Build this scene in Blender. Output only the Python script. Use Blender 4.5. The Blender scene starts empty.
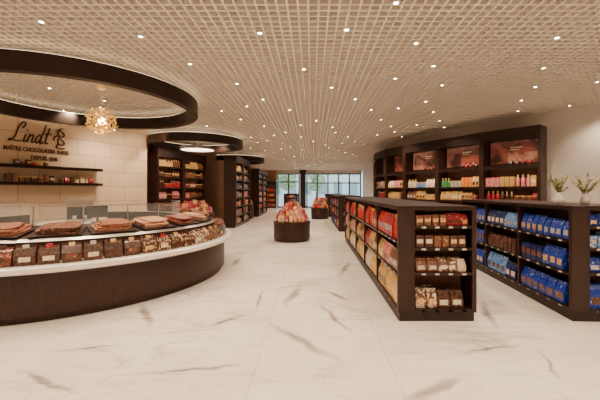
import bpy, math, random
from mathutils import Matrix, Vector
random.seed(7)
R=random.random
scene=bpy.context.scene
rad=math.radians
# ------------------------------------------------------------------ materials
def newmat(name):
    m=bpy.data.materials.new(name); m.use_nodes=True
    nt=m.node_tree; b=nt.nodes['Principled BSDF']
    return m,nt,b
def N(nt,t,**k):
    n=nt.nodes.new(t)
    for a,v in k.items(): setattr(n,a,v)
    return n
def plain(name,c,rough=.5,metal=0,emis=None,es=0,var=.12,scale=6):
    m,nt,b=newmat(name)
    tc=N(nt,'ShaderNodeTexCoord'); no=N(nt,'ShaderNodeTexNoise'); no.inputs['Scale'].default_value=scale
    no.inputs['Detail'].default_value=4
    nt.links.new(tc.outputs['Object'],no.inputs['Vector'])
    r=N(nt,'ShaderNodeValToRGB')
    r.color_ramp.elements[0].position=.3;r.color_ramp.elements[1].position=.7
    r.color_ramp.elements[0].color=(*[x*(1-var) for x in c],1)
    r.color_ramp.elements[1].color=(*[min(1,x*(1+var)) for x in c],1)
    nt.links.new(no.outputs['Fac'],r.inputs['Fac']); nt.links.new(r.outputs['Color'],b.inputs['Base Color'])
    b.inputs['Roughness'].default_value=rough; b.inputs['Metallic'].default_value=metal
    if emis: b.inputs['Emission Color'].default_value=(*emis,1); b.inputs['Emission Strength'].default_value=es
    return m
def wood(name,c,sc=(1,1,14)):
    m,nt,b=newmat(name)
    tc=N(nt,'ShaderNodeTexCoord'); mp=N(nt,'ShaderNodeMapping'); mp.inputs['Scale'].default_value=sc
    no=N(nt,'ShaderNodeTexNoise'); no.inputs['Scale'].default_value=5; no.inputs['Detail'].default_value=6
    nt.links.new(tc.outputs['Object'],mp.inputs['Vector']); nt.links.new(mp.outputs['Vector'],no.inputs['Vector'])
    r=N(nt,'ShaderNodeValToRGB'); r.color_ramp.elements[0].position=.3;r.color_ramp.elements[1].position=.75
    r.color_ramp.elements[0].color=(*[x*.65 for x in c],1); r.color_ramp.elements[1].color=(*[x*1.4 for x in c],1)
    nt.links.new(no.outputs['Fac'],r.inputs['Fac']); nt.links.new(r.outputs['Color'],b.inputs['Base Color'])
    b.inputs['Roughness'].default_value=.45; b.inputs['Specular IOR Level'].default_value=.35
    return m
def pack(name,c1,c2,scale=22,thr=.55,rough=.32,metal=0.0,raw=False):
    m,nt,b=newmat(name)
    if not raw: scale*=1.7; thr+=.05
    tc=N(nt,'ShaderNodeTexCoord'); v=N(nt,'ShaderNodeTexNoise'); v.inputs['Scale'].default_value=scale; v.inputs['Detail'].default_value=1.5
    nt.links.new(tc.outputs['Object'],v.inputs['Vector'])
    r=N(nt,'ShaderNodeValToRGB'); r.color_ramp.elements[0].position=thr-.03; r.color_ramp.elements[1].position=thr+.04
    r.color_ramp.elements[0].color=(*c1,1); r.color_ramp.elements[1].color=(*c2,1)
    nt.links.new(v.outputs['Fac'],r.inputs['Fac']); nt.links.new(r.outputs['Color'],b.inputs['Base Color'])
    b.inputs['Roughness'].default_value=rough; b.inputs['Metallic'].default_value=metal
    return m
MT={}
MT['wood']=wood('dark_walnut',(.020,.0075,.005))
MT['woodv']=wood('walnut_panel',(.030,.011,.007),(8,8,1))
MT['back']=plain('cabinet_back',(.12,.045,.022),.6)
MT['white']=plain('white_counter_stone',(.80,.73,.65),.25,var=.04)
MT['steel']=plain('brushed_steel',(.6,.56,.52),.3,1,var=.05)
MT['black']=plain('black_plastic',(.012,.01,.01),.4)
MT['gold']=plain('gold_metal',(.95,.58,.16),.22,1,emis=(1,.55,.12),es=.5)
MT['strip']=plain('led_strip',(1,.9,.7),emis=(1,.76,.48),es=9)
MT['cove']=plain('cove_strip',(1,.9,.7),emis=(1,.76,.48),es=3)
MT['lamp']=plain('downlight_lens',(1,.9,.7),emis=(1,.85,.64),es=60)
MT['bulb']=plain('chandelier_bulb',(1,.9,.7),emis=(1,.70,.32),es=26)
MT['panel']=plain('luminous_panel',(1,.9,.7),emis=(1,.82,.58),es=6)
MT['tag']=plain('price_tag',(.55,.48,.4),.6)
MT['slat']=plain('ceiling_lattice',(.68,.61,.54),.6,var=.03)
MT['plenum']=plain('ceiling_plenum',(.21,.17,.14),.9,var=.1)
MT['letter']=plain('sign_bronze',(.075,.022,.008),.4,.3)
MT['red']=pack('red_pack',(.55,.008,.012),(.6,.2,.08))
MT['red2']=pack('crimson_pack',(.38,.01,.025),(.65,.4,.3),30,.6)
MT['pink']=pack('pink_pack',(.70,.13,.16),(.8,.5,.42),18,.5)
MT['goldp']=pack('gold_pack',(.72,.40,.11),(.85,.66,.36),20,.5,.28,.3)
MT['cream']=pack('cream_pack',(.78,.64,.46),(.35,.1,.04),26,.6)
MT['choc']=pack('chocolate_pack',(.07,.022,.012),(.35,.18,.09),26,.6)
MT['brown']=pack('brown_pack',(.18,.065,.03),(.5,.3,.15),20,.6)
MT['blue']=pack('blue_pack',(.008,.035,.30),(.3,.4,.65),18,.6)
MT['navy']=pack('navy_pack',(.006,.012,.085),(.08,.2,.5),22,.6)
MT['sky']=pack('light_blue_pack',(.06,.22,.55),(.7,.7,.75),22,.55)
MT['green']=pack('green_pack',(.06,.28,.08),(.7,.7,.4),22,.6)
MT['orange']=pack('orange_pack',(.8,.22,.02),(.9,.7,.4),22,.6)
MT['silver']=pack('silver_pack',(.6,.57,.55),(.3,.1,.1),22,.62,.25,.3)
MT['nuts']=pack('praline_mix',(.055,.018,.008),(.55,.34,.2),34,.56,.3,0,True)
MT['nuts2']=pack('cocoa_mix',(.11,.04,.016),(.025,.01,.006),34,.52,.3,0,True)
MT['white_mix']=pack('white_praline_mix',(.16,.055,.025),(.72,.58,.45),30,.53,.3,0,True)
MT['berry_mix']=pack('berry_mix',(.14,.03,.02),(.5,.2,.13),34,.55,.3,0,True)
MT['s_milk']=pack('milk_slab',(.24,.08,.04),(.42,.2,.1),24,.6,.4,0,True)
MT['s_dark']=pack('dark_slab',(.11,.03,.016),(.38,.18,.09),24,.58,.4,0,True)
MT['s_red']=pack('berry_slab',(.32,.10,.06),(.18,.045,.03),24,.55,.4,0,True)
MT['s_white']=pack('white_slab',(.55,.30,.18),(.3,.1,.06),24,.58,.4,0,True)
MT['pic']=pack('chocolate_photo',(.035,.01,.008),(.22,.05,.03),1.6,.52,.3,0,True)
MT['pic2']=pack('praline_photo',(.20,.07,.045),(.03,.009,.007),2.1,.5,.3,0,True)
MT['pic3']=pack('caramel_photo',(.34,.15,.09),(.10,.025,.015),2.1,.5,.3,0,True)
for k in('pic','pic2','pic3'):
    b=MT[k].node_tree.nodes['Principled BSDF']; nt=MT[k].node_tree; rr=[n for n in nt.nodes if n.type=='VALTORGB'][0]; no=[n for n in nt.nodes if n.type=='TEX_NOISE'][0]
    no.inputs['Distortion'].default_value=1.6; no.inputs['Detail'].default_value=3
    rr.color_ramp.elements[0].position=.40; rr.color_ramp.elements[1].position=.6
    nt.links.new(rr.outputs['Color'],b.inputs['Emission Color']); b.inputs['Emission Strength'].default_value=.5
MT['leaf']=plain('olive_leaf',(.22,.27,.08),.5,var=.4,scale=20)
MT['flower']=plain('yellow_blossom',(.7,.62,.28),.5)
MT['stem']=plain('twig',(.12,.09,.04),.7)
MT['vase']=plain('ceramic_vase',(.75,.68,.6),.3,var=.04)
MT['paving']=plain('paving',(.6,.6,.57),.8)
MT['facade']=plain('facade',(.66,.72,.72),.7)
MT['frame']=plain('window_frame',(.07,.085,.09),.4)
MT['fwin']=plain('facade_windows',(.24,.35,.38),.3)
MT['bark']=plain('bark',(.1,.06,.04),.8)
MT['foliage']=plain('foliage',(.22,.34,.18),.7,var=.5,scale=3)
m,nt,b=newmat('clear_glass'); b.inputs['Base Color'].default_value=(.9,.95,.95,1); b.inputs['Roughness'].default_value=.02
b.inputs['Alpha'].default_value=.08; MT['glass']=m
m,nt,b=newmat('window_glass'); b.inputs['Base Color'].default_value=(.6,.8,.85,1); b.inputs['Roughness'].default_value=.02
b.inputs['Alpha'].default_value=.12; MT['wglass']=m
MT['concrete']=plain('wall_concrete',(.56,.515,.47),.75,var=.07,scale=1.2)
MT['plaster']=plain('wall_plaster',(.60,.53,.45),.8,var=.05)
MT['brownwall']=plain('wall_brown',(.36,.17,.08),.7,var=.15)
m,nt,b=newmat('wall_sandstone_blocks')
uv=N(nt,'ShaderNodeUVMap'); br=N(nt,'ShaderNodeTexBrick'); br.inputs['Scale'].default_value=1
br.inputs['Brick Width'].default_value=.85; br.inputs['Row Height'].default_value=.42; br.inputs['Mortar Size'].default_value=.007
br.inputs['Color1'].default_value=(.74,.56,.385,1); br.inputs['Color2'].default_value=(.65,.485,.325,1); br.inputs['Mortar'].default_value=(.36,.24,.15,1)
nt.links.new(uv.outputs['UV'],br.inputs['Vector']); nt.links.new(br.outputs['Color'],b.inputs['Base Color']); b.inputs['Roughness'].default_value=.7
MT['stone']=m
# marble floor
f=320.;CZ=1.55
def fl(px,py):
    Y=f*CZ/(py-191); return ((px-312)*Y/f,Y)
m,nt,b=newmat('marble_floor'); L=nt.links
tc=N(nt,'ShaderNodeTexCoord')
def noise(scale,detail,vec,dist=0):
    n=N(nt,'ShaderNodeTexNoise'); n.inputs['Scale'].default_value=scale; n.inputs['Detail'].default_value=detail; n.inputs['Distortion'].default_value=dist
    L.new(vec,n.inputs['Vector']); return n
def math_(op,a,bb=None):
    n=N(nt,'ShaderNodeMath',operation=op)
    for i,v in enumerate((a,bb)):
        if v is None: continue
        if isinstance(v,(int,float)): n.inputs[i].default_value=v
        else: L.new(v,n.inputs[i])
    return n.outputs[0]
def ramp(fac,p0,c0,p1,c1):
    r=N(nt,'ShaderNodeValToRGB'); r.color_ramp.elements[0].position=p0; r.color_ramp.elements[0].color=c0
    r.color_ramp.elements[1].position=p1; r.color_ramp.elements[1].color=c1; L.new(fac,r.inputs['Fac']); return r.outputs['Color']
W1=(1,1,1,1);K1=(0,0,0,1)
obj_v=tc.outputs['Object']
mp=N(nt,'ShaderNodeMapping'); mp.inputs['Rotation'].default_value=(0,0,rad(40)); mp.inputs['Scale'].default_value=(.45,1.3,1); L.new(obj_v,mp.inputs['Vector'])
n1=noise(1.0,4,mp.outputs['Vector'],.6)
v1=ramp(math_('ABSOLUTE',math_('SUBTRACT',n1.outputs['Fac'],.5)),0,W1,.03,K1)
mask=ramp(noise(.7,2,obj_v).outputs['Fac'],.42,K1,.6,W1)
v1=math_('MULTIPLY',v1,mask)
n2=noise(2.0,5,mp.outputs['Vector'],.8)
v2=math_('MULTIPLY',ramp(math_('ABSOLUTE',math_('SUBTRACT',n2.outputs['Fac'],.48)),0,W1,.02,K1),.2)
n3=noise(.8,3,obj_v)
dn=noise(3.0,3,obj_v)
dv=N(nt,'ShaderNodeVectorMath',operation='SUBTRACT'); L.new(dn.outputs['Color'],dv.inputs[0]); dv.inputs[1].default_value=(.5,.5,.5)
ds=N(nt,'ShaderNodeVectorMath',operation='SCALE'); L.new(dv.outputs[0],ds.inputs[0]); ds.inputs['Scale'].default_value=.17
dd=N(nt,'ShaderNodeVectorMath',operation='ADD'); L.new(obj_v,dd.inputs[0]); L.new(ds.outputs[0],dd.inputs[1])
acc=0.0
streaks=[((272,324),(335,359),.06),((300,286),(286,305),.075),((405,402),(462,377),.055),((484,303),(494,326),.06),((143,305),(149,325),.06),
 ((212,326),(242,316),.045),((322,306),(350,332),.04),((15,372),(75,392),.03),((60,352),(120,345),.025),((345,300),(330,292),.045),
 ((240,258),(232,266),.06),((520,345),(470,352),.025),((150,372),(240,366),.022),((350,262),(340,275),.06),((255,310),(262,290),.03),((560,380),(540,350),.02)]
for p,q,w in streaks:
    a=fl(*p);c=fl(*q)
    mx=N(nt,'ShaderNodeMapping',vector_type='TEXTURE'); mx.inputs['Location'].default_value=((a[0]+c[0])/2,(a[1]+c[1])/2,0)
    ln=math.hypot(c[0]-a[0],c[1]-a[1])/2
    mx.inputs['Rotation'].default_value=(0,0,math.atan2(c[1]-a[1],c[0]-a[0])); mx.inputs['Scale'].default_value=(ln*1.05,w,1)
    L.new(dd.outputs[0],mx.inputs['Vector'])
    sx=N(nt,'ShaderNodeSeparateXYZ'); L.new(mx.outputs['Vector'],sx.inputs[0])
    le=math_('SQRT',math_('ADD',math_('POWER',sx.outputs[0],2),math_('POWER',sx.outputs[1],2)))
    mr=N(nt,'ShaderNodeMapRange'); mr.inputs[1].default_value=.35; mr.inputs[2].default_value=1.25; mr.inputs[3].default_value=1; mr.inputs[4].default_value=0
    L.new(le,mr.inputs[0]); acc=math_('MAXIMUM',mr.outputs[0],acc)
tot=math_('MINIMUM',math_('ADD',math_('ADD',math_('MULTIPLY',v1,.42),v2),math_('MULTIPLY',acc,.8)),1.0)
base=ramp(n3.outputs['Fac'],.35,(.79,.69,.58,1),.65,(.89,.80,.70,1))
mix=N(nt,'ShaderNodeMix',data_type='RGBA'); L.new(tot,mix.inputs[0]); L.new(base,mix.inputs[6]); mix.inputs[7].default_value=(.30,.235,.185,1)
br=N(nt,'ShaderNodeTexBrick'); br.offset=.5; br.inputs['Scale'].default_value=1; br.inputs['Brick Width'].default_value=2.4; br.inputs['Row Height'].default_value=1.2
br.inputs['Mortar Size'].default_value=.004; br.inputs['Color1'].default_value=W1; br.inputs['Color2'].default_value=(.96,.96,.96,1); br.inputs['Mortar'].default_value=(.70,.66,.62,1)
mb_=N(nt,'ShaderNodeMapping'); mb_.inputs['Rotation'].default_value=(0,0,rad(90)); mb_.inputs['Location'].default_value=(.3,.5,0); L.new(obj_v,mb_.inputs['Vector']); L.new(mb_.outputs[0],br.inputs['Vector'])
mul=N(nt,'ShaderNodeMix',data_type='RGBA',blend_type='MULTIPLY'); mul.inputs[0].default_value=1; L.new(mix.outputs[2],mul.inputs[6]); L.new(br.outputs['Color'],mul.inputs[7])
L.new(mul.outputs[2],b.inputs['Base Color']); b.inputs['Roughness'].default_value=.17
MT['marble']=m
# ------------------------------------------------------------------ mesh builder
class MB:
    def __init__(s): s.v=[];s.f=[];s.mi=[];s.names=[];s.M=Matrix.Identity(4);s.uv=None
    def idx(s,n):
        if n not in s.names: s.names.append(n)
        return s.names.index(n)
    def add(s,vs,fs,mat,M=None):
        o=len(s.v); T=s.M@M if M is not None else s.M
        s.v+=[tuple(T@Vector(p)) for p in vs]
        for k,fa in enumerate(fs):
            s.f.append([i+o for i in fa]); s.mi.append(s.idx(mat if isinstance(mat,str) else mat[k]))
    def box(s,x0,x1,y0,y1,z0,z1,mat,M=None):
        s.add([(x0,y0,z0),(x1,y0,z0),(x1,y1,z0),(x0,y1,z0),(x0,y0,z1),(x1,y0,z1),(x1,y1,z1),(x0,y1,z1)],
          [(0,3,2,1),(4,5,6,7),(0,1,5,4),(1,2,6,5),(2,3,7,6),(3,0,4,7)],mat,M)
    def lathe(s,prof,mat,M=None,n=32,a0=0,a1=360,closed=False):
        full=abs(a1-a0)>=360; k=len(prof); vs=[];fs=[];ms=[]
        na=n if full else n+1
        for i in range(na):
            a=rad(a0+(a1-a0)*i/n)
            for r,z in prof: vs.append((r*math.cos(a),r*math.sin(a),z))
        for i in range(n):
            j=(i+1)%na
            for q in range(k if closed else k-1):
                q2=(q+1)%k
                fs.append((i*k+q,j*k+q,j*k+q2,i*k+q2)); ms.append(mat if isinstance(mat,str) else mat[q])
        if closed and not full:
            fs.append(tuple(range(k))); fs.append(tuple(reversed([(na-1)*k+q for q in range(k)])))
            mm=mat if isinstance(mat,str) else mat[0]; ms+=[mm,mm]
        s.add(vs,fs,ms,M)
    def cyl(s,x,y,z0,z1,r,mat,n=14,r2=None):
        r2=r if r2 is None else r2
        s.lathe([(0.0001,z0),(r,z0),(r2,z1),(0.0001,z1)],mat,Matrix.Translation((x,y,0)),n)
    def pouch(s,x,y,z,w,d,h,mat,lab=None,rot=0,M=None):
        T=Matrix.Translation((x,y,z))@Matrix.Rotation(rot,4,'Z')
        if M is not None: T=M@T
        vs=[];
        for zz,ww,dd in((0,.88,.85),(.12,.98,1),(.5,1.0,.95),(.82,.93,.42),(.9,.9,.12),(1,.97,.1)):
            a,b2=w*ww/2,d*dd/2
            vs+=[(-a,-b2,h*zz),(a,-b2,h*zz),(a,b2,h*zz),(-a,b2,h*zz)]
        fs=[(0,3,2,1)];ms=[mat]
        for i in range(5):
            for j in range(4):
                fs.append((i*4+j,i*4+(j+1)%4,i*4+4+(j+1)%4,i*4+4+j)); ms.append(mat)
        fs.append((20,21,22,23)); ms.append(mat)
        if lab:
            fy=lambda t:-d*.5*(1-.05*t)-.0015
            vs+=[(-w*.33,fy(0),h*.2),(w*.33,fy(0),h*.2),(w*.33,fy(1),h*.5),(-w*.33,fy(1),h*.5)]
            fs.append((24,25,26,27)); ms.append(lab)
        s.add(vs,fs,ms,T)
    def obj(s,name,parent=None,smooth=False,loc=None,rz=0):
        me=bpy.data.meshes.new(name); me.from_pydata(s.v,[],s.f); 
        for n in s.names: me.materials.append(MT[n])
        me.polygons.foreach_set('material_index',s.mi)
        if smooth: me.polygons.foreach_set('use_smooth',[True]*len(s.f))
        me.validate(); me.update()
        o=bpy.data.objects.new(name,me); scene.collection.objects.link(o)
        if loc: o.location=loc
        o.rotation_euler[2]=rz
        if parent: o.parent=parent
        return o
def empty(name,loc=(0,0,0),rz=0):
    e=bpy.data.objects.new(name,None); e.empty_display_size=.2; scene.collection.objects.link(e); e.location=loc; e.rotation_euler[2]=rz; return e
T3=Matrix.Translation
def RZ(a): return Matrix.Rotation(a,4,'Z')
def catmull(pts,n=6):
    P=[Vector(p) for p in pts]; out=[]
    for i in range(len(P)-1):
        a=P[max(i-1,0)];b_=P[i];c=P[i+1];d=P[min(i+2,len(P)-1)]
        for k in range(n):
            t=k/n; q=.5*((2*b_)+(c-a)*t+(2*a-5*b_+4*c-d)*t*t+(3*b_-a-3*c+d)*t**3); out.append((q.x,q.y))
    out.append(tuple(P[-1])); return out
def row(mb,M,x0,x1,z,h,pal,kinds=('pouch','box'),w=.11,y=.03,group=3,depth=.12,h_j=.08,layers=1):
    old=mb.M; mb.M=M
    x=x0+.01; c=0; kind=kinds[0]; mat=pal[0]; hh=h; ww=w; lab=None
    while x+ww*.9<x1:
        if c%group==0:
            mat=random.choice(pal); kind=random.choice(kinds); hh=h*(1-R()*h_j*2); ww=w*(.85+.3*R())
            lab=random.choice(['cream','goldp','silver','choc','brown',None,None])
            if x+ww>x1: break
        c+=1
        xc=x+ww/2
        for l in range(layers):
            yy=y+depth/2+l*(depth+.01); j=(R()-.5)*.006; r=(R()-.5)*.14
            if kind=='pouch': mb.pouch(xc,yy+j,z+.001,ww*.93,depth*.85,hh,mat,lab,r)
            elif kind=='box':
                T=T3((xc,yy+j,z+.001))@RZ(r*.5); a=ww*.43; d=depth*.4
                mb.box(-a,a,-d,d,0,hh*.92,mat,T)
                if lab: mb.box(-a*.8,a*.8,-d-.002,-d,hh*.3,hh*.62,lab,T)
            elif kind=='bottle':
                rr=ww*.4; mb.lathe([(.001,0),(rr,0),(rr,hh*.6),(rr*.45,hh*.8),(rr*.42,hh*.98),(.001,hh)],[mat,mat,mat,'goldp','goldp'],T3((xc,yy,z+.001)),8)
            elif kind=='tin':
                rr=ww*.45; mb.lathe([(.001,0),(rr,0),(rr,hh*.55),(rr*1.04,hh*.56),(rr*1.04,hh*.66),(.001,hh*.68)],[mat,mat,'goldp','goldp',mat],T3((xc,yy,z+.001)),10)
        x+=ww
    mb.M=old
# ------------------------------------------------------------------ room shell
H=3.5
def simple(name,fn,parent=None,**k):
    mb=MB(); fn(mb); return mb.obj(name,parent,**k)
simple('floor',lambda m:m.box(-11,10,-4.2,30.2,-.1,0,'marble'))
def ceil(m):
    m.box(-11,10,-4.2,30.2,H+.16,H+.26,'plenum')
    s=.11;t=.011;hh=.06
    x=-9.5
    while x<9: m.box(x-t,x+t,-4,30,H,H+hh,'slat'); x+=s
    y=-3.9
    while y<30: m.box(-9.5,9,y-t,y+t,H+.002,H+hh-.002,'slat'); y+=s
simple('ceiling',ceil)
def polywall(name,pts,mat,side,th=.15,z0=0,z1=H+.16):
    P=[Vector((x,y)) for x,y in pts]; offs=[]
    for i in range(len(P)):
        ns=[]
        for a,b2 in((i-1,i),(i,i+1)):
            if a>=0 and b2<len(P):
                d=(P[b2]-P[a]).normalized(); ns.append(Vector((-d.y,d.x)))
        n=sum(ns,Vector((0,0))).normalized(); offs.append(P[i]+n*th*side)
    me=bpy.data.meshes.new(name); v=[];fa=[];uvs=[];l=0
    for i in range(len(P)-1):
        l2=l+(P[i+1]-P[i]).length; o=len(v)
        for q,r in((P[i],offs[i]),(P[i+1],offs[i+1])):
            v+=[(q.x,q.y,z0),(q.x,q.y,z1),(r.x,r.y,z0),(r.x,r.y,z1)]
        for quad in((0,4,5,1),(2,3,7,6),(1,5,7,3),(0,2,6,4),(0,1,3,2),(4,6,7,5)):
            fa.append([o+k for k in quad])
            for k in quad: uvs.append((l if k%8<4 else l2, z1 if k in(1,3,5,7) else z0))
        l=l2
    me.from_pydata(v,[],fa); ul=me.uv_layers.new(name='UVMap')
    for k,u in enumerate(uvs): ul.data[k].uv=u
    me.materials.append(MT[mat]); ob=bpy.data.objects.new(name,me); scene.collection.objects.link(ob); return ob
polywall('wall_left',[(-9.2,2.93),(-7.0,7.2),(-5.36,10.39)],'stone',1)
polywall('wall_left_rear',[(-5.42,10.45),(-5.75,10.75),(-4.75,14.2),(-4.75,30)],'brownwall',1)
polywall('wall_left_front',[(-9.2,-4),(-9.2,2.9)],'plaster',1)
polywall('wall_right',catmull([(9,-4),(9,0),(8.95,2.5),(8.6,4.4),(7.7,6.0),(6.75,6.95),(5.90,7.80),(5.06,8.95),(4.38,10.1),(3.77,11.15),(3.34,12.15),(3.17,13.4),(3.36,15.0),(3.7,18),(4.75,30)]),'concrete',-1)
polywall('wall_back',[(-9.2,-4.02),(9,-4.02)],'plaster',-1)
def farw(m):
    m.box(-4.7,-3.3,30,30.15,0,H+.14,'brownwall'); m.box(-3.3,4.7,30,30.15,3.2,H+.14,'plaster')
simple('wall_far',farw)
def win(name,xs,rail,door=False):
    e=empty(name,(xs[0],30.05,0))
    m=MB(); 
    for x in xs: m.box(x-xs[0]-.06,x-xs[0]+.06,-.04,.08,0,3.2,'frame')
    for z in rail: m.box(.0,xs[-1]-xs[0],.01,.07,z-.05,z+.05,'frame')
    if door:
        for x in xs[1:-1]: m.box(x-xs[0]+.12,x-xs[0]+.15,-.06,-.03,.8,1.4,'steel'); m.box(x-xs[0]+.12,x-xs[0]+.15,-.06,.0,.8,.83,'steel')
    m.obj('frame',e); g=MB(); g.box(0,xs[-1]-xs[0],.035,.045,.05,3.15,'wglass'); g.obj('glass',e)
win('window_1',[-3.2,-2.2,-1.2],[.05,2.4,3.15])
win('door_1',[-.48,.5,1.5,2.5,3.5,4.55],[.05,2.3,3.15],True)
simple('column_between_windows',lambda m:(m.box(-1.1,-.58,29.6,30.0,0,H,'woodv'),m.box(-1.14,-.54,29.56,30.0,0,.15,'wood'),m.box(-1.14,-.54,29.56,30.0,3.2,3.5,'wood')))
simple('ground_outside',lambda m:m.box(-25,25,30.3,70,-.15,-.02,'paving'))
def fac(m):
    m.box(-20,20,52,53,-.02,14,'facade')
    for i in range(16):
        for k in range(4): m.box(-19+i*2.5,-17.6+i*2.5,51.93,52,1+k*3.2,3+k*3.2,'fwin')
simple('wall_neighbour_building',fac)
for (x,y) in((-2.6,36),(-5.5,40),(.6,42)):
    m=MB(); m.cyl(0,0,-.02,2.2,.12,'bark',8,.07)
    for i in range(9):
        a=R()*6.28; rr=R()*.9; zz=2.2+R()*1.6; q=.5+R()*.4
        m.lathe([(.001,-q),(q*.7,-q*.7),(q,0),(q*.7,q*.7),(.001,q)],'foliage',T3((rr*math.cos(a),rr*math.sin(a),zz)),9)
    m.obj('tree',loc=(x,y,0))
# ------------------------------------------------------------------ island bar
BC=(-4.3,6.05); bar=empty('chocolate_bar_counter',(BC[0],BC[1],0)); A0,A1=-200,110; GT=1.33
m=MB(); m.lathe([(1.55,0),(2.5,0),(2.5,.08),(2.55,.08),(2.55,.58),(2.6,.6),(1.6,.6),(1.55,.6)],'woodv',None,110,A0,A1,True)
m.lathe([(2.36,.68),(2.36,.93),(2.30,.96),(1.72,1.06),(1.62,1.06),(1.62,.6),(2.3,.6)],['woodv','steel','woodv','white','wood','wood','wood'],None,110,A0,A1,True)
m.obj('base',bar)
m=MB(); m.lathe([(2.2,.6),(2.66,.6),(2.7,.62),(2.7,.67),(2.68,.685),(2.2,.685)],'white',None,110,A0,A1,True); m.obj('ledge',bar,smooth=False)
m=MB(); m.lathe([(1.66,1.065),(1.672,1.065),(1.672,GT),(1.66,GT)],'glass',None,110,A0,50,True); m.obj('glass_guard',bar)
m=MB(); m.lathe([(1.655,GT),(1.677,GT),(1.677,GT+.01),(1.655,GT+.01)],'steel',None,110,A0,50,True)
for i in range(0,13):
    a=rad(A0+5+i*20); m.cyl(1.666*math.cos(a),1.666*math.sin(a),1.06,GT,.011,'steel',8)
m.obj('guard_rail',bar)
m=MB(); a=-165; mixes=['nuts','nuts2','white_mix','nuts2','nuts','berry_mix']; k=0
while a<70:
    M=T3((BC[0],BC[1],0))@RZ(rad(a)+math.pi/2)
    if k%2==0: mat=random.choice(mixes)
    k+=1
    m.M=M@T3((0,-2.52,.688)); rz=(R()-.5)*.12
    m.pouch(0,0,0,.205,.12,.21+.02*R(),mat,None,rz)
    m.box(-.055,.055,-.061,-.058,.045,.10,random.choice(['cream','choc','goldp','brown']),RZ(rz))
    m.box(-.03,.03,-.015,.015,.185,.235,random.choice(['red2','goldp','choc','silver']),RZ(rz))
    a+=math.degrees(.215/2.52)
m.obj('chocolate_bags')
m=MB(); a=-160
while a<60:
    base=T3((BC[0],BC[1],0))@RZ(rad(a)); mat=random.choice(['s_milk','s_dark','s_red','s_milk','s_white','s_red'])
    tray=base@T3((2.02,0,1.022))@Matrix.Rotation(math.atan2(.1,.58),4,'Y')
    m.M=tray; m.box(-.27,.27,-.27,.27,0,.012,'wood')
    for k in range(4):
        n=12; z0=.013+k*.02; sh=1-.08*k; cx=(R()-.5)*.04*k; cy=(R()-.5)*.05*k; tw=(R()-.5)*.35*min(k,1)
        pts=[]
        for j in range(n):
            t=j/n*6.283+.2; c_,s_=math.cos(t),math.sin(t); q=1/max(abs(c_),abs(s_)); q=min(q,1.25)*(.86+.2*R())
            pts.append((c_*q*.22*sh,s_*q*.24*sh))
        pts=[(cx+x*math.cos(tw)-y*math.sin(tw),cy+x*math.sin(tw)+y*math.cos(tw)) for x,y in pts]
        m.add([(x,y,z0) for x,y in pts]+[(x,y,z0+.018) for x,y in pts],[tuple(range(n,2*n))]+[(j,(j+1)%n,n+(j+1)%n,n+j) for j in range(n)],mat)
    a+=math.degrees(.575/2.02)
m.obj('chocolate_slabs')
m=MB(); m.lathe([(.001,0),(.62,0),(.62,.9),(.7,.92),(.7,.97),(.001,.97)],['woodv','woodv','white','white','white'],None,40); 
m.obj('island_worktop',loc=(BC[0],BC[1],0))
def coffee(name,x,y,rz):
    m=MB(); m.box(-.2,.2,-.15,.18,0,.04,'steel'); m.box(-.2,.2,.02,.18,.04,.36,'black'); m.box(-.21,.21,-.14,.19,.28,.4,'steel')
    for dx in(-.08,.08): m.cyl(dx,-.06,.22,.28,.025,'black',10); m.cyl(dx,-.06,.045,.11,.03,'white',10,.038)
    m.box(-.18,.18,-.1,.17,.4,.43,'steel'); m.obj(name,loc=(x,y,.971),rz=rz)
coffee('coffee_machine',BC[0]-.2,BC[1]+.15,rad(35))
m=MB(); m.cyl(0,0,0,.02,.1,'black'); m.cyl(0,0,.02,.12,.02,'black',8); m.box(-.16,.16,-.012,.012,.1,.32,'black'); m.obj('cash_register_screen',loc=(BC[0]+.38,BC[1]-.2,.971),rz=rad(30))
# ------------------------------------------------------------------ ceiling rings
def ring(name,c,r,z0,z1,w=.14):
    e=empty(name,(c[0],c[1],0)); m=MB()
    m.lathe([(r-w,z0),(r,z0),(r,z1),(r-w,z1)],'wood',None,96,closed=True); m.obj('fascia',e)
    m=MB(); m.lathe([(r-w+.02,z1+.001),(r-.02,z1+.001),(r-.02,z1+.012),(r-w+.02,z1+.012)],'cove',None,96,closed=True); m.obj('cove_strip',e)
    m=MB()
    for i in range(6):
        a=i*math.pi/3+.3; m.cyl((r-w/2)*math.cos(a),(r-w/2)*math.sin(a),z1,H+.02,.008,'steel',6)
    m.obj('hangers',e); return e
ring('ceiling_ring',BC,2.02,3.10,3.36)
e=ring('ceiling_ring',(-4.0,11.2),1.55,3.08,3.34)
m=MB(); m.lathe([(.001,3.0),(.55,3.0),(.55,3.06),(.001,3.06)],'panel',None,40); m.lathe([(.55,2.98),(.6,2.98),(.6,3.08),(.55,3.08)],'steel',None,40,closed=True); m.cyl(0,0,3.06,H,.02,'steel',8); m.obj('light_disc',e)
ring('ceiling_ring',(-4.1,17.3),1.5,3.08,3.34)
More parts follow.
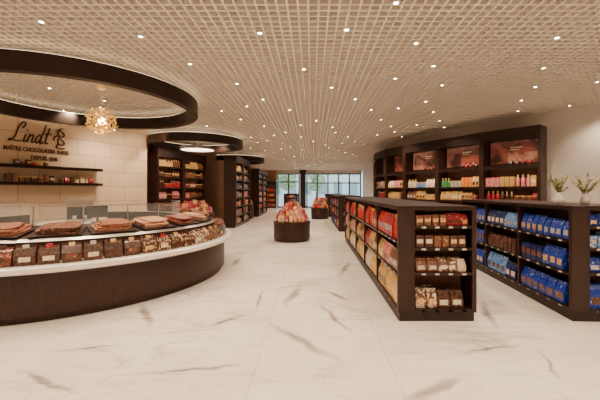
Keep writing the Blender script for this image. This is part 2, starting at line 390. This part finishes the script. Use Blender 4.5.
# chandelier
ch=empty('chandelier',(-3.94,6.0,2.86)); m=MB()
n=130
for i in range(n):
    z=1-2*(i+.5)/n; rr=math.sqrt(1-z*z); t=i*2.39996; d=Vector((rr*math.cos(t),rr*math.sin(t),z)); q=d.to_track_quat('Z','Y').to_matrix().to_4x4()
    rad_=.215+.05*R()
    m.lathe([(.001,.008),(.022,.004),(.03,-.004),(.001,0)],'gold',T3(d*rad_)@q@Matrix.Rotation((R()-.5)*1.6,4,'X')@Matrix.Rotation((R()-.5)*1.2,4,'Y'),8)
    if i%3==0: m.lathe([(.001,0),(.003,0),(.003,rad_),(.001,rad_)],'gold',q,4)
m.obj('gold_petals',ch)
m=MB(); m.lathe([(.001,-.07),(.05,-.05),(.07,0),(.05,.05),(.001,.07)],'bulb',None,12); m.obj('bulb',ch)
m=MB(); m.cyl(0,0,.07,H-2.84,.006,'gold',6); m.cyl(0,0,H-2.86-.04,H-2.86+.01,.07,'gold',20); m.obj('stem',ch)
# ------------------------------------------------------------------ lettering on stone wall
WA=Vector((-7.0,7.2,0)); WD=Vector((-5.36+7.0,10.39-7.2,0)).normalized(); WN=Vector((WD.y,-WD.x,0)); WR=math.atan2(WD.y,WD.x)
sg=empty('wall_lettering',WA+WN*.012,WR)
def stroke(pts,bev,x,z,s,shear=.25):
    cu=bpy.data.curves.new('stroke','CURVE'); cu.dimensions='3D'; cu.bevel_depth=bev; cu.bevel_resolution=1
    sp=cu.splines.new('NURBS'); sp.points.add(len(pts)-1)
    for i,(a,c) in enumerate(pts): sp.points[i].co=(x+(a+c*shear)*s,-.008,z+c*s,1)
    sp.order_u=3; sp.use_endpoint_u=True; cu.materials.append(MT['letter'])
    o=bpy.data.objects.new('script_stroke',cu); scene.collection.objects.link(o); o.parent=sg
S=.5
for st in([(.3,.72),(.42,.98),(.22,1.08),(.12,.7),(.12,.3),(.02,.02),(-.12,.05),(0,.16),(.2,.0),(.42,.08)],
 [(.5,.45),(.47,.1),(.52,.0),(.6,.1)],[(.5,.62),(.53,.66)],
 [(.66,.45),(.64,.02)],[(.64,.25),(.74,.47),(.84,.42),(.80,.1),(.85,0),(.92,.1)],
 [(1.16,.4),(1.05,.5),(.95,.25),(1.0,.0),(1.12,.08),(1.18,.4),(1.22,1.05)],[(1.18,.4),(1.16,.05),(1.24,0),(1.3,.12)],
 [(1.42,.9),(1.38,.2),(1.42,0),(1.52,.1)],[(1.28,.55),(1.6,.6)]):
    stroke(st,.016,.16,2.70,S*.93)
for st in([(0,0),(.1,.15),(.05,.35),(.15,.5),(.05,.7)],[(.1,.15),(.3,.1),(.35,.3),(.15,.4)],[(.1,.5),(.3,.5),(.35,.7),(.15,.8)],[(-.1,.3),(-.12,.5),(.05,.55)],[(0,0),(.2,-.08),(.35,-.02)],[(.05,.7),(.15,.95),(.28,.9)]):
    stroke(st,.017,1.06,2.66,.54,0)
def text(s,x,z,size,sx=1):
    cu=bpy.data.curves.new('t','FONT'); cu.body=s; cu.size=size; cu.extrude=.006; cu.align_x='CENTER'; cu.offset=.0015; cu.materials.append(MT['letter'])
    o=bpy.data.objects.new('capital_letters',cu); scene.collection.objects.link(o); o.parent=sg; o.location=(x,-.004,z); o.rotation_euler=(math.pi/2,0,0); o.scale=(sx,1,1)
text('MAÎTRE CHOCOLATIER SUISSE',.69,2.49,.145,.66); text('DEPUIS 1845',.82,2.31,.145,.72)
for z in(2.16,1.76):
    m=MB(); m.box(-1.6,2.05,-.28,0,-.06,0,'wood'); m.box(-1.6,2.05,-.28,-.275,-.07,.0,'woodv')
    o=m.obj('wall_shelf',loc=tuple(WA+WN*.003+Vector((0,0,z))),rz=WR)
m=MB(); Mw=T3(tuple(WA+WN*.25))@RZ(WR)
row(m,Mw,.0,.95,1.762,.2,['choc','brown','red2','cream'],('box','tin','pouch'),.12,group=1)
row(m,Mw,-1.4,-.05,1.762,.2,['choc','brown','red','cream'],('box','pouch'),.13,group=2)
row(m,Mw,.15,.85,2.162,.14,['red2','brown','choc','goldp'],('box','tin'),.11,group=1)
row(m,Mw,1.05,1.9,1.762,.16,['brown','choc','cream','red2'],('box','tin','pouch'),.12,group=1)
m.obj('gift_boxes')
# ------------------------------------------------------------------ gondolas
def gondola(loc,rz,L_,W,sideL,sideR,endrows,z_side=(.14,.56,.95)):
    e=empty('shelving_gondola',(loc[0],loc[1],0),rz); m=MB(); p=MB(); Ht=1.37; sd=.2
    m.box(.02,W-.02,.02,L_-.02,0,.11,'wood')
    m.box(0,W,0,L_,Ht-.05,Ht,'wood'); m.box(0,W,0,L_,.11,.145,'wood')
    m.box(0,sd-.02,0,.05,.145,Ht-.05,'woodv'); m.box(W-.05,W,0,.05,.145,Ht-.05,'woodv')
    m.box(sd-.02,sd,0,L_,.145,Ht-.05,'wood'); m.box(W-sd,W-sd+.02,.34,L_,.145,Ht-.05,'wood')
    m.box(sd,W-.02,.32,.34,.145,Ht-.05,'back'); m.box(W-.04,W,.05,.34,.145,Ht-.05,'wood')
    m.box(0,W,L_-.05,L_,.145,Ht-.05,'woodv')
    zs=[.145,.58,.875,1.135]
    for z in zs[1:]: m.box(sd,W-.04,.005,.32,z-.03,z,'wood')
    for z,(h,pal,kinds,w) in zip(zs,endrows):
        row(p,Matrix.Identity(4),sd+.01,W-.06,z,h,pal,kinds,w,group=2,layers=2,depth=.11)
        for k in range(4): m.box(sd+.08+k*.16,sd+.13+k*.16,0,.004,z-.028,z-.006,'tag')
    nb=max(1,round((L_-.1)/1.25)); bl=(L_-.1)/nb
    for i in range(nb+1):
        y=.05+i*bl
        if 0<i<nb:
            m.box(0,sd-.02,y-.02,y+.02,.145,Ht-.05,'woodv'); m.box(W-sd+.02,W,y-.02,y+.02,.145,Ht-.05,'woodv')
    for z in z_side[1:]:
        m.box(.005,sd-.02,.05,L_-.05,z-.025,z,'wood'); m.box(W-sd+.02,W-.005,.35,L_-.05,z-.025,z,'wood')
    for i in range(nb):
        ya=.05+i*bl+.025; yb=.05+(i+1)*bl-.025
        for k,z in enumerate(z_side):
            hh=(z_side[k+1] if k+1<len(z_side) else Ht-.05)-z-.05
            h,pal,kinds,w=sideL[k]
            row(p,T3((0,yb,0))@RZ(-math.pi/2),0,yb-ya,z+.006,min(h,hh),pal,kinds,w,y=.01,group=4,depth=.13)
            for t in range(5): m.box(0,.004,ya+.1+t*.22,ya+.16+t*.22,z-.022,z-.004,'tag')
            h,pal,kinds,w=sideR[k]; ya2=max(ya,.36)
            row(p,T3((W,ya2,0))@RZ(math.pi/2),0,yb-ya2,z+.006,min(h,hh),pal,kinds,w,y=.01,group=4,depth=.13)
    m.obj('frame',e); p.obj('chocolate_packages',e)
endA=[(.24,['nuts2','brown','white_mix','white_mix'],('pouch',),.15),(.16,['cream','brown','cream','white_mix'],('pouch',),.12),(.16,['choc','choc','brown'],('box','pouch'),.1),(.15,['red2','brown','goldp','choc'],('box','pouch'),.09)]
sA=[(.33,['goldp','goldp','cream','goldp'],('pouch','bottle'),.11),(.3,['brown','pink','red2','goldp','brown'],('pouch',),.1),(.32,['red','red2','red2'],('pouch','bottle'),.1)]
sB=[(.3,['blue','brown','red2'],('pouch','box'),.12)]*3
gondola((1.02,3.79),0,6.2,.93,sA,sB,endA,(.14,.55,.94))
sBlue=[(.3,['blue','blue','sky','navy'],('pouch',),.16),(.27,['brown','blue','navy','choc','red2','sky'],('pouch','box'),.13),(.27,['blue','navy','blue','sky','red2','navy'],('pouch',),.13)]
endB=[(.28,['blue','navy'],('pouch',),.16),(.19,['blue','navy','choc'],('pouch',),.13),(.17,['sky','navy','blue'],('pouch','box'),.11),(.15,['blue','sky'],('pouch',),.11)]
gondola((3.08,3.79),rad(-4),3.3,.95,sBlue,sBlue,endB)
gondola((1.0,12.2),0,4.6,.85,sB,sB,endA)
gondola((.9,19.2),0,3.0,.9,[(.3,['red','brown','cream'],('pouch','box'),.14)]*3,sB,endA)
gondola((-1.9,21.5),0,2.6,.9,[(.3,['red','brown','cream'],('pouch','box'),.14)]*3,sB,endA)
# ------------------------------------------------------------------ tall cabinets
def bays(name,pts,Ht,dep,pals,levels=(.14,.5,.9,1.28,1.66),pic=True,flip=False,pz=2.2):
    e=empty(name,(pts[0][0],pts[0][1],0)); m=MB(); p=MB(); pk=0
    for i in range(len(pts)-1):
        a=Vector(pts[i])-Vector(pts[0]); b2=Vector(pts[i+1])-Vector(pts[0]); d=b2-a; w=d.length
        M=T3((a.x,a.y,0))@RZ(math.atan2(d.y,d.x)); m.M=M
        m.box(0,w,.02,dep,0,.12,'wood'); m.box(0,w,-.03,dep,Ht-.2,Ht,'wood'); m.box(0,.06,-.02,dep,.12,Ht-.2,'woodv'); m.box(w-.06,w,-.02,dep,.12,Ht-.2,'woodv')
        m.box(.06,w-.06,-.02,-.005,Ht-.27,Ht-.2,'wood')
        m.box(.05,w-.05,dep-.02,dep,.12,Ht-.2,'back')
        for z in levels: m.box(.05,w-.05,.01,dep-.02,z-.025,z,'wood')
        for z in list(levels)[1:]: m.box(.05,w-.05,.0,.01,z-.045,z+.005,'wood')
        if pic:
            m.box(.05,w-.05,.0,dep-.02,pz-.06,pz,'wood'); ps=['pic','pic2','pic','pic3','pic2']; u=dep-.09; mid=.1+(w-.2)*(.35+.2*R())
            m.box(.1,w-.1,u,dep-.07,pz+.06,Ht-.27,ps[i%5]); m.box(mid,w-.1,u-.003,u,pz+.06,pz+.06+(Ht-.33-pz)*(.4+.3*R()),ps[(i+3)%5])
            m.box(mid+.06,mid+.34,u-.006,u-.003,Ht-.45,Ht-.42,'cream'); m.box(mid+.06,mid+.26,u-.006,u-.003,Ht-.50,Ht-.48,'cream')
            for q in range(7):
                cx=mid+.08+q*.07
                if cx<w-.14: m.lathe([(.001,-.05),(.04,-.035),(.05,0),(.04,.035),(.001,.05)],random.choice(['choc','red2','brown']),T3((cx,u-.05,pz+.06+.04*(q%2))),8)
            m.box(.07,w-.07,dep-.07,dep-.05,pz+.03,Ht-.24,'wood')
            m.box(.05,w-.05,.0,.01,pz-.1,pz-.05,'wood'); m.box(.08,w-.08,.02,.035,pz-.068,pz-.06,'strip')
        m.box(.08,w-.08,.02,.035,Ht-.208,Ht-.2,'strip')
        lv=list(levels)+[pz-.06 if pic else Ht-.2]
        for k,z in enumerate(levels):
            gap=lv[k+1]-z-.05
            row(p,M,.07,w-.07,z,min(gap*.82,.3),pals[k%len(pals)],('pouch','box','bottle','tin'),.12,y=.04,group=3,depth=.14)
            if k>0: m.box(.08,w-.08,.02,.03,z-.030,z-.025,'strip')
    m.obj('frame',e); p.obj('packaged_goods',e)
bays('wall_display_cabinet',[(2.82,14.6),(2.60,13.2),(2.74,11.9),(3.13,10.85),(3.80,9.73),(4.50,8.5),(5.34,7.46)],3.1,.42,
 [['brown','choc'],['red2','brown','blue'],['brown','goldp','choc'],['choc','brown','red2','goldp'],['sky','goldp','pink','silver','green','orange','cream']])
lp=[['choc','brown'],['red2','brown'],['goldp','brown','red2'],['brown','pink','choc'],['red2','choc','brown'],['brown','choc'],['brown','goldp']]
lv7=(.14,.5,.9,1.28,1.66,2.04,2.4)
bays('wall_display_cabinet',[(-5.18,10.72),(-4.78,11.95),(-4.38,13.2)],3.0,.38,lp,lv7,False)
bays('tall_display_cabinet',[(-3.2,13.4),(-3.2,14.95),(-3.2,16.5)],3.05,.5,lp,lv7,False)
bays('tall_display_cabinet',[(-3.2,19.2),(-3.2,21.0),(-3.2,22.8)],2.9,.5,lp,lv7,False)
bays('tall_display_cabinet',[(-4.4,29.3),(-3.3,29.3)],2.4,.4,[['red','orange']],(.14,.6,1.05,1.5),False)
# ------------------------------------------------------------------ round displays
def roundd(loc,r,hb,ht,pal,tiers=4,nm='round_display_stand',step=.17):
    e=empty(nm,(loc[0],loc[1],0)); m=MB()
    m.lathe([(.001,0),(r-.04,0),(r-.04,.06),(r,.06),(r,hb-.05),(r+.02,hb-.04),(r+.02,hb),(.001,hb)],['woodv']*6+['wood'],None,48)
    th=(ht-hb-.2)/max(1,tiers-.6)
    for t in range(tiers): 
        rr=r*(1-step*t) -.02; z=hb+th*t*(1-.05*t)
        if t>0: m.cyl(0,0,hb,z,rr,'woodv',40)
    m.obj('drum',e); p=MB()
    for t in range(tiers):
        z=hb+th*t*(1-.05*t)+.002
        for rr in ([r*(1-step*t)-.09] if t<tiers-1 else [r*(1-step*t)-.09,.06]):
            n=max(3,int(6.283*rr/.125))
            for k in range(n):
                p.M=RZ(6.283*k/n+t*.4)@T3((0,-rr,z)); mat=random.choice(pal)
                p.pouch(0,0,0,.115,.085,.19+.04*R(),mat,random.choice(['cream','goldp',None,'silver']),(R()-.5)*.3)
    p.obj('gift_bags',e)
roundd((-.63,10.1),.57,.60,1.32,['pink','red2','goldp','red','pink','cream','brown','red2'])
roundd((-3.95,10.75),.62,.8,1.3,['red2','red2','pink','brown','goldp'],3)
roundd((-3.9,18),.6,.8,1.3,['red','red2','pink','brown','goldp'],3)
roundd((.45,18.0),.5,.6,1.3,['red','red2','goldp','brown'],3)
# ------------------------------------------------------------------ plants
def plant(loc,seed,sp):
    random.seed(seed); e=empty('vase_with_branches',loc); m=MB()
    m.lathe([(.001,0),(.04,0),(.055,.04),(.058,.08),(.035,.13),(.03,.15),(.036,.16),(.03,.16),(.026,.14),(.001,.12)],'vase',None,20); m.obj('vase',e,smooth=True)
    s=MB()
    for k in range(15):
        az=R()*6.283; tilt=.15+R()*sp; ln=.2+R()*.14; prev=Vector((0,0,.12)); d=Vector((math.sin(tilt)*math.cos(az),math.sin(tilt)*math.sin(az),math.cos(tilt)))
        for q in range(6):
            d=(d+Vector(((R()-.5)*.3,(R()-.5)*.3,-.02))).normalized(); nx=prev+d*ln/6; qt=d.to_track_quat('Z','Y').to_matrix().to_4x4()
            s.lathe([(.0025,0),(.002,ln/6)],'stem',T3(prev)@qt,5)
            if q>0:
                for _ in range(5):
                    ld=Vector((R()-.5,R()-.5,R()*.6)).normalized(); l=.03+.015*R(); qq=ld.to_track_quat('Y','Z').to_matrix().to_4x4()
                    s.add([(0,0,0),(.009,l*.5,.003),(0,l,0),(-.009,l*.5,.003)],[(0,1,2,3)],'leaf' if R()<.65 else 'flower',T3(prev.lerp(nx,R()))@qq)
            prev=nx
    s.obj('branches',e)
plant((3.26,4.22,1.371),3,.8); plant((3.60,4.22,1.371),5,.8)
# ------------------------------------------------------------------ downlights
dl=MB(); cnt=0
def inside(x,y):
    if y<6 and abs(x)<8: ok=True
    elif y<15:
        xr=8-(y-6)*.85 if y<9.5 else max(2.4,4.6-(y-9.5)*.6); xl=-6.5+(y-6)*.3; ok= xl<x<xr
    else: ok=-4.3<x<2.6
    return ok
def lens(x,y):
    dl.lathe([(.001,H-.012),(.024,H-.012)],'lamp',T3((x,y,0)),10); dl.lathe([(.024,H-.016),(.045,H-.016),(.045,H+.03),(.024,H+.03)],'slat',T3((x,y,0)),12,closed=True)
def ringhit(x,y):
    for c,r in((BC,2.02),((-4.0,11.2),1.55),((-4.1,17.3),1.5)):
        if r-.3<math.hypot(x-c[0],y-c[1])<r+.15: return True
    return False
spots=[]
random.seed(21)
yy=-2.4; r_=0
while yy<29:
    xx=-7.2+(.8 if r_%2 else 0)
    while xx<8:
        if inside(xx,yy): spots.append((xx+(R()-.5)*.3,yy+(R()-.5)*.3,r_))
        xx+=1.8
    yy+=1.85; r_+=1
for i,(x,y,r) in enumerate(spots):
    for ox,oy in((.5,.9),(-.45,.55)):
        if (ox>0 or i%2) and not ringhit(x+ox,y+oy) and inside(x+ox,y+oy): lens(x+ox,y+oy)
    if ringhit(x,y): continue
    lens(x,y)
    ld=bpy.data.lights.new('downlight_beam','SPOT'); ld.energy=138; ld.color=(1,.795,.585); ld.spot_size=rad(125); ld.spot_blend=.8; ld.shadow_soft_size=.05
    lo=bpy.data.objects.new('downlight_beam',ld); scene.collection.objects.link(lo); lo.location=(x,y,H-.06)
dl.obj('ceiling_downlights')
def aim(name,loc,tgt,en,size=70):
    ld=bpy.data.lights.new(name,'SPOT'); ld.energy=en; ld.color=(1,.77,.52); ld.spot_size=rad(size); ld.spot_blend=.8; ld.shadow_soft_size=.05
    lo=bpy.data.objects.new(name,ld); scene.collection.objects.link(lo); lo.location=loc
    lo.rotation_euler=(Vector(tgt)-Vector(loc)).to_track_quat('-Z','Y').to_euler()
for a in(-150,-115,-80,-45,-10,25):
    c,s_=math.cos(rad(a)),math.sin(rad(a)); aim('bar_spot',(BC[0]+1.8*c,BC[1]+1.8*s_,3.05),(BC[0]+2.1*c,BC[1]+2.1*s_,1),75,80)
for t in(-.6,.8,2.2,3.2):
    p0=WA+WD*t; aim('added_wall_fill',tuple(p0+WN*1.3+Vector((0,0,3.4))),tuple(p0+Vector((0,0,2.3))),70,95)  # added spots to brighten the stone wall, no fittings behind them
for a,c in(((4.4,6.8),(5.0,8.0)),((3.2,7.9),(4.1,9.2)),((2.5,9.5),(3.5,10.4)),((1.9,11.2),(2.9,11.7))):
    aim('cabinet_spot',(a[0],a[1],3.4),(c[0],c[1],1.5),115,65)
# world
w=bpy.data.worlds.new('World'); scene.world=w; w.use_nodes=True; nt=w.node_tree; bg=nt.nodes['Background']
bg.inputs['Color'].default_value=(.80,.92,1,1); bg.inputs['Strength'].default_value=3.2
# camera
cd=bpy.data.cameras.new('camera'); cd.sensor_width=36; cd.lens=19.2; cd.shift_x=-.02; cd.shift_y=-.015; cd.clip_end=200
co=bpy.data.objects.new('camera',cd); scene.collection.objects.link(co); co.location=(0,0,CZ); co.rotation_euler=(math.pi/2,0,0); scene.camera=co
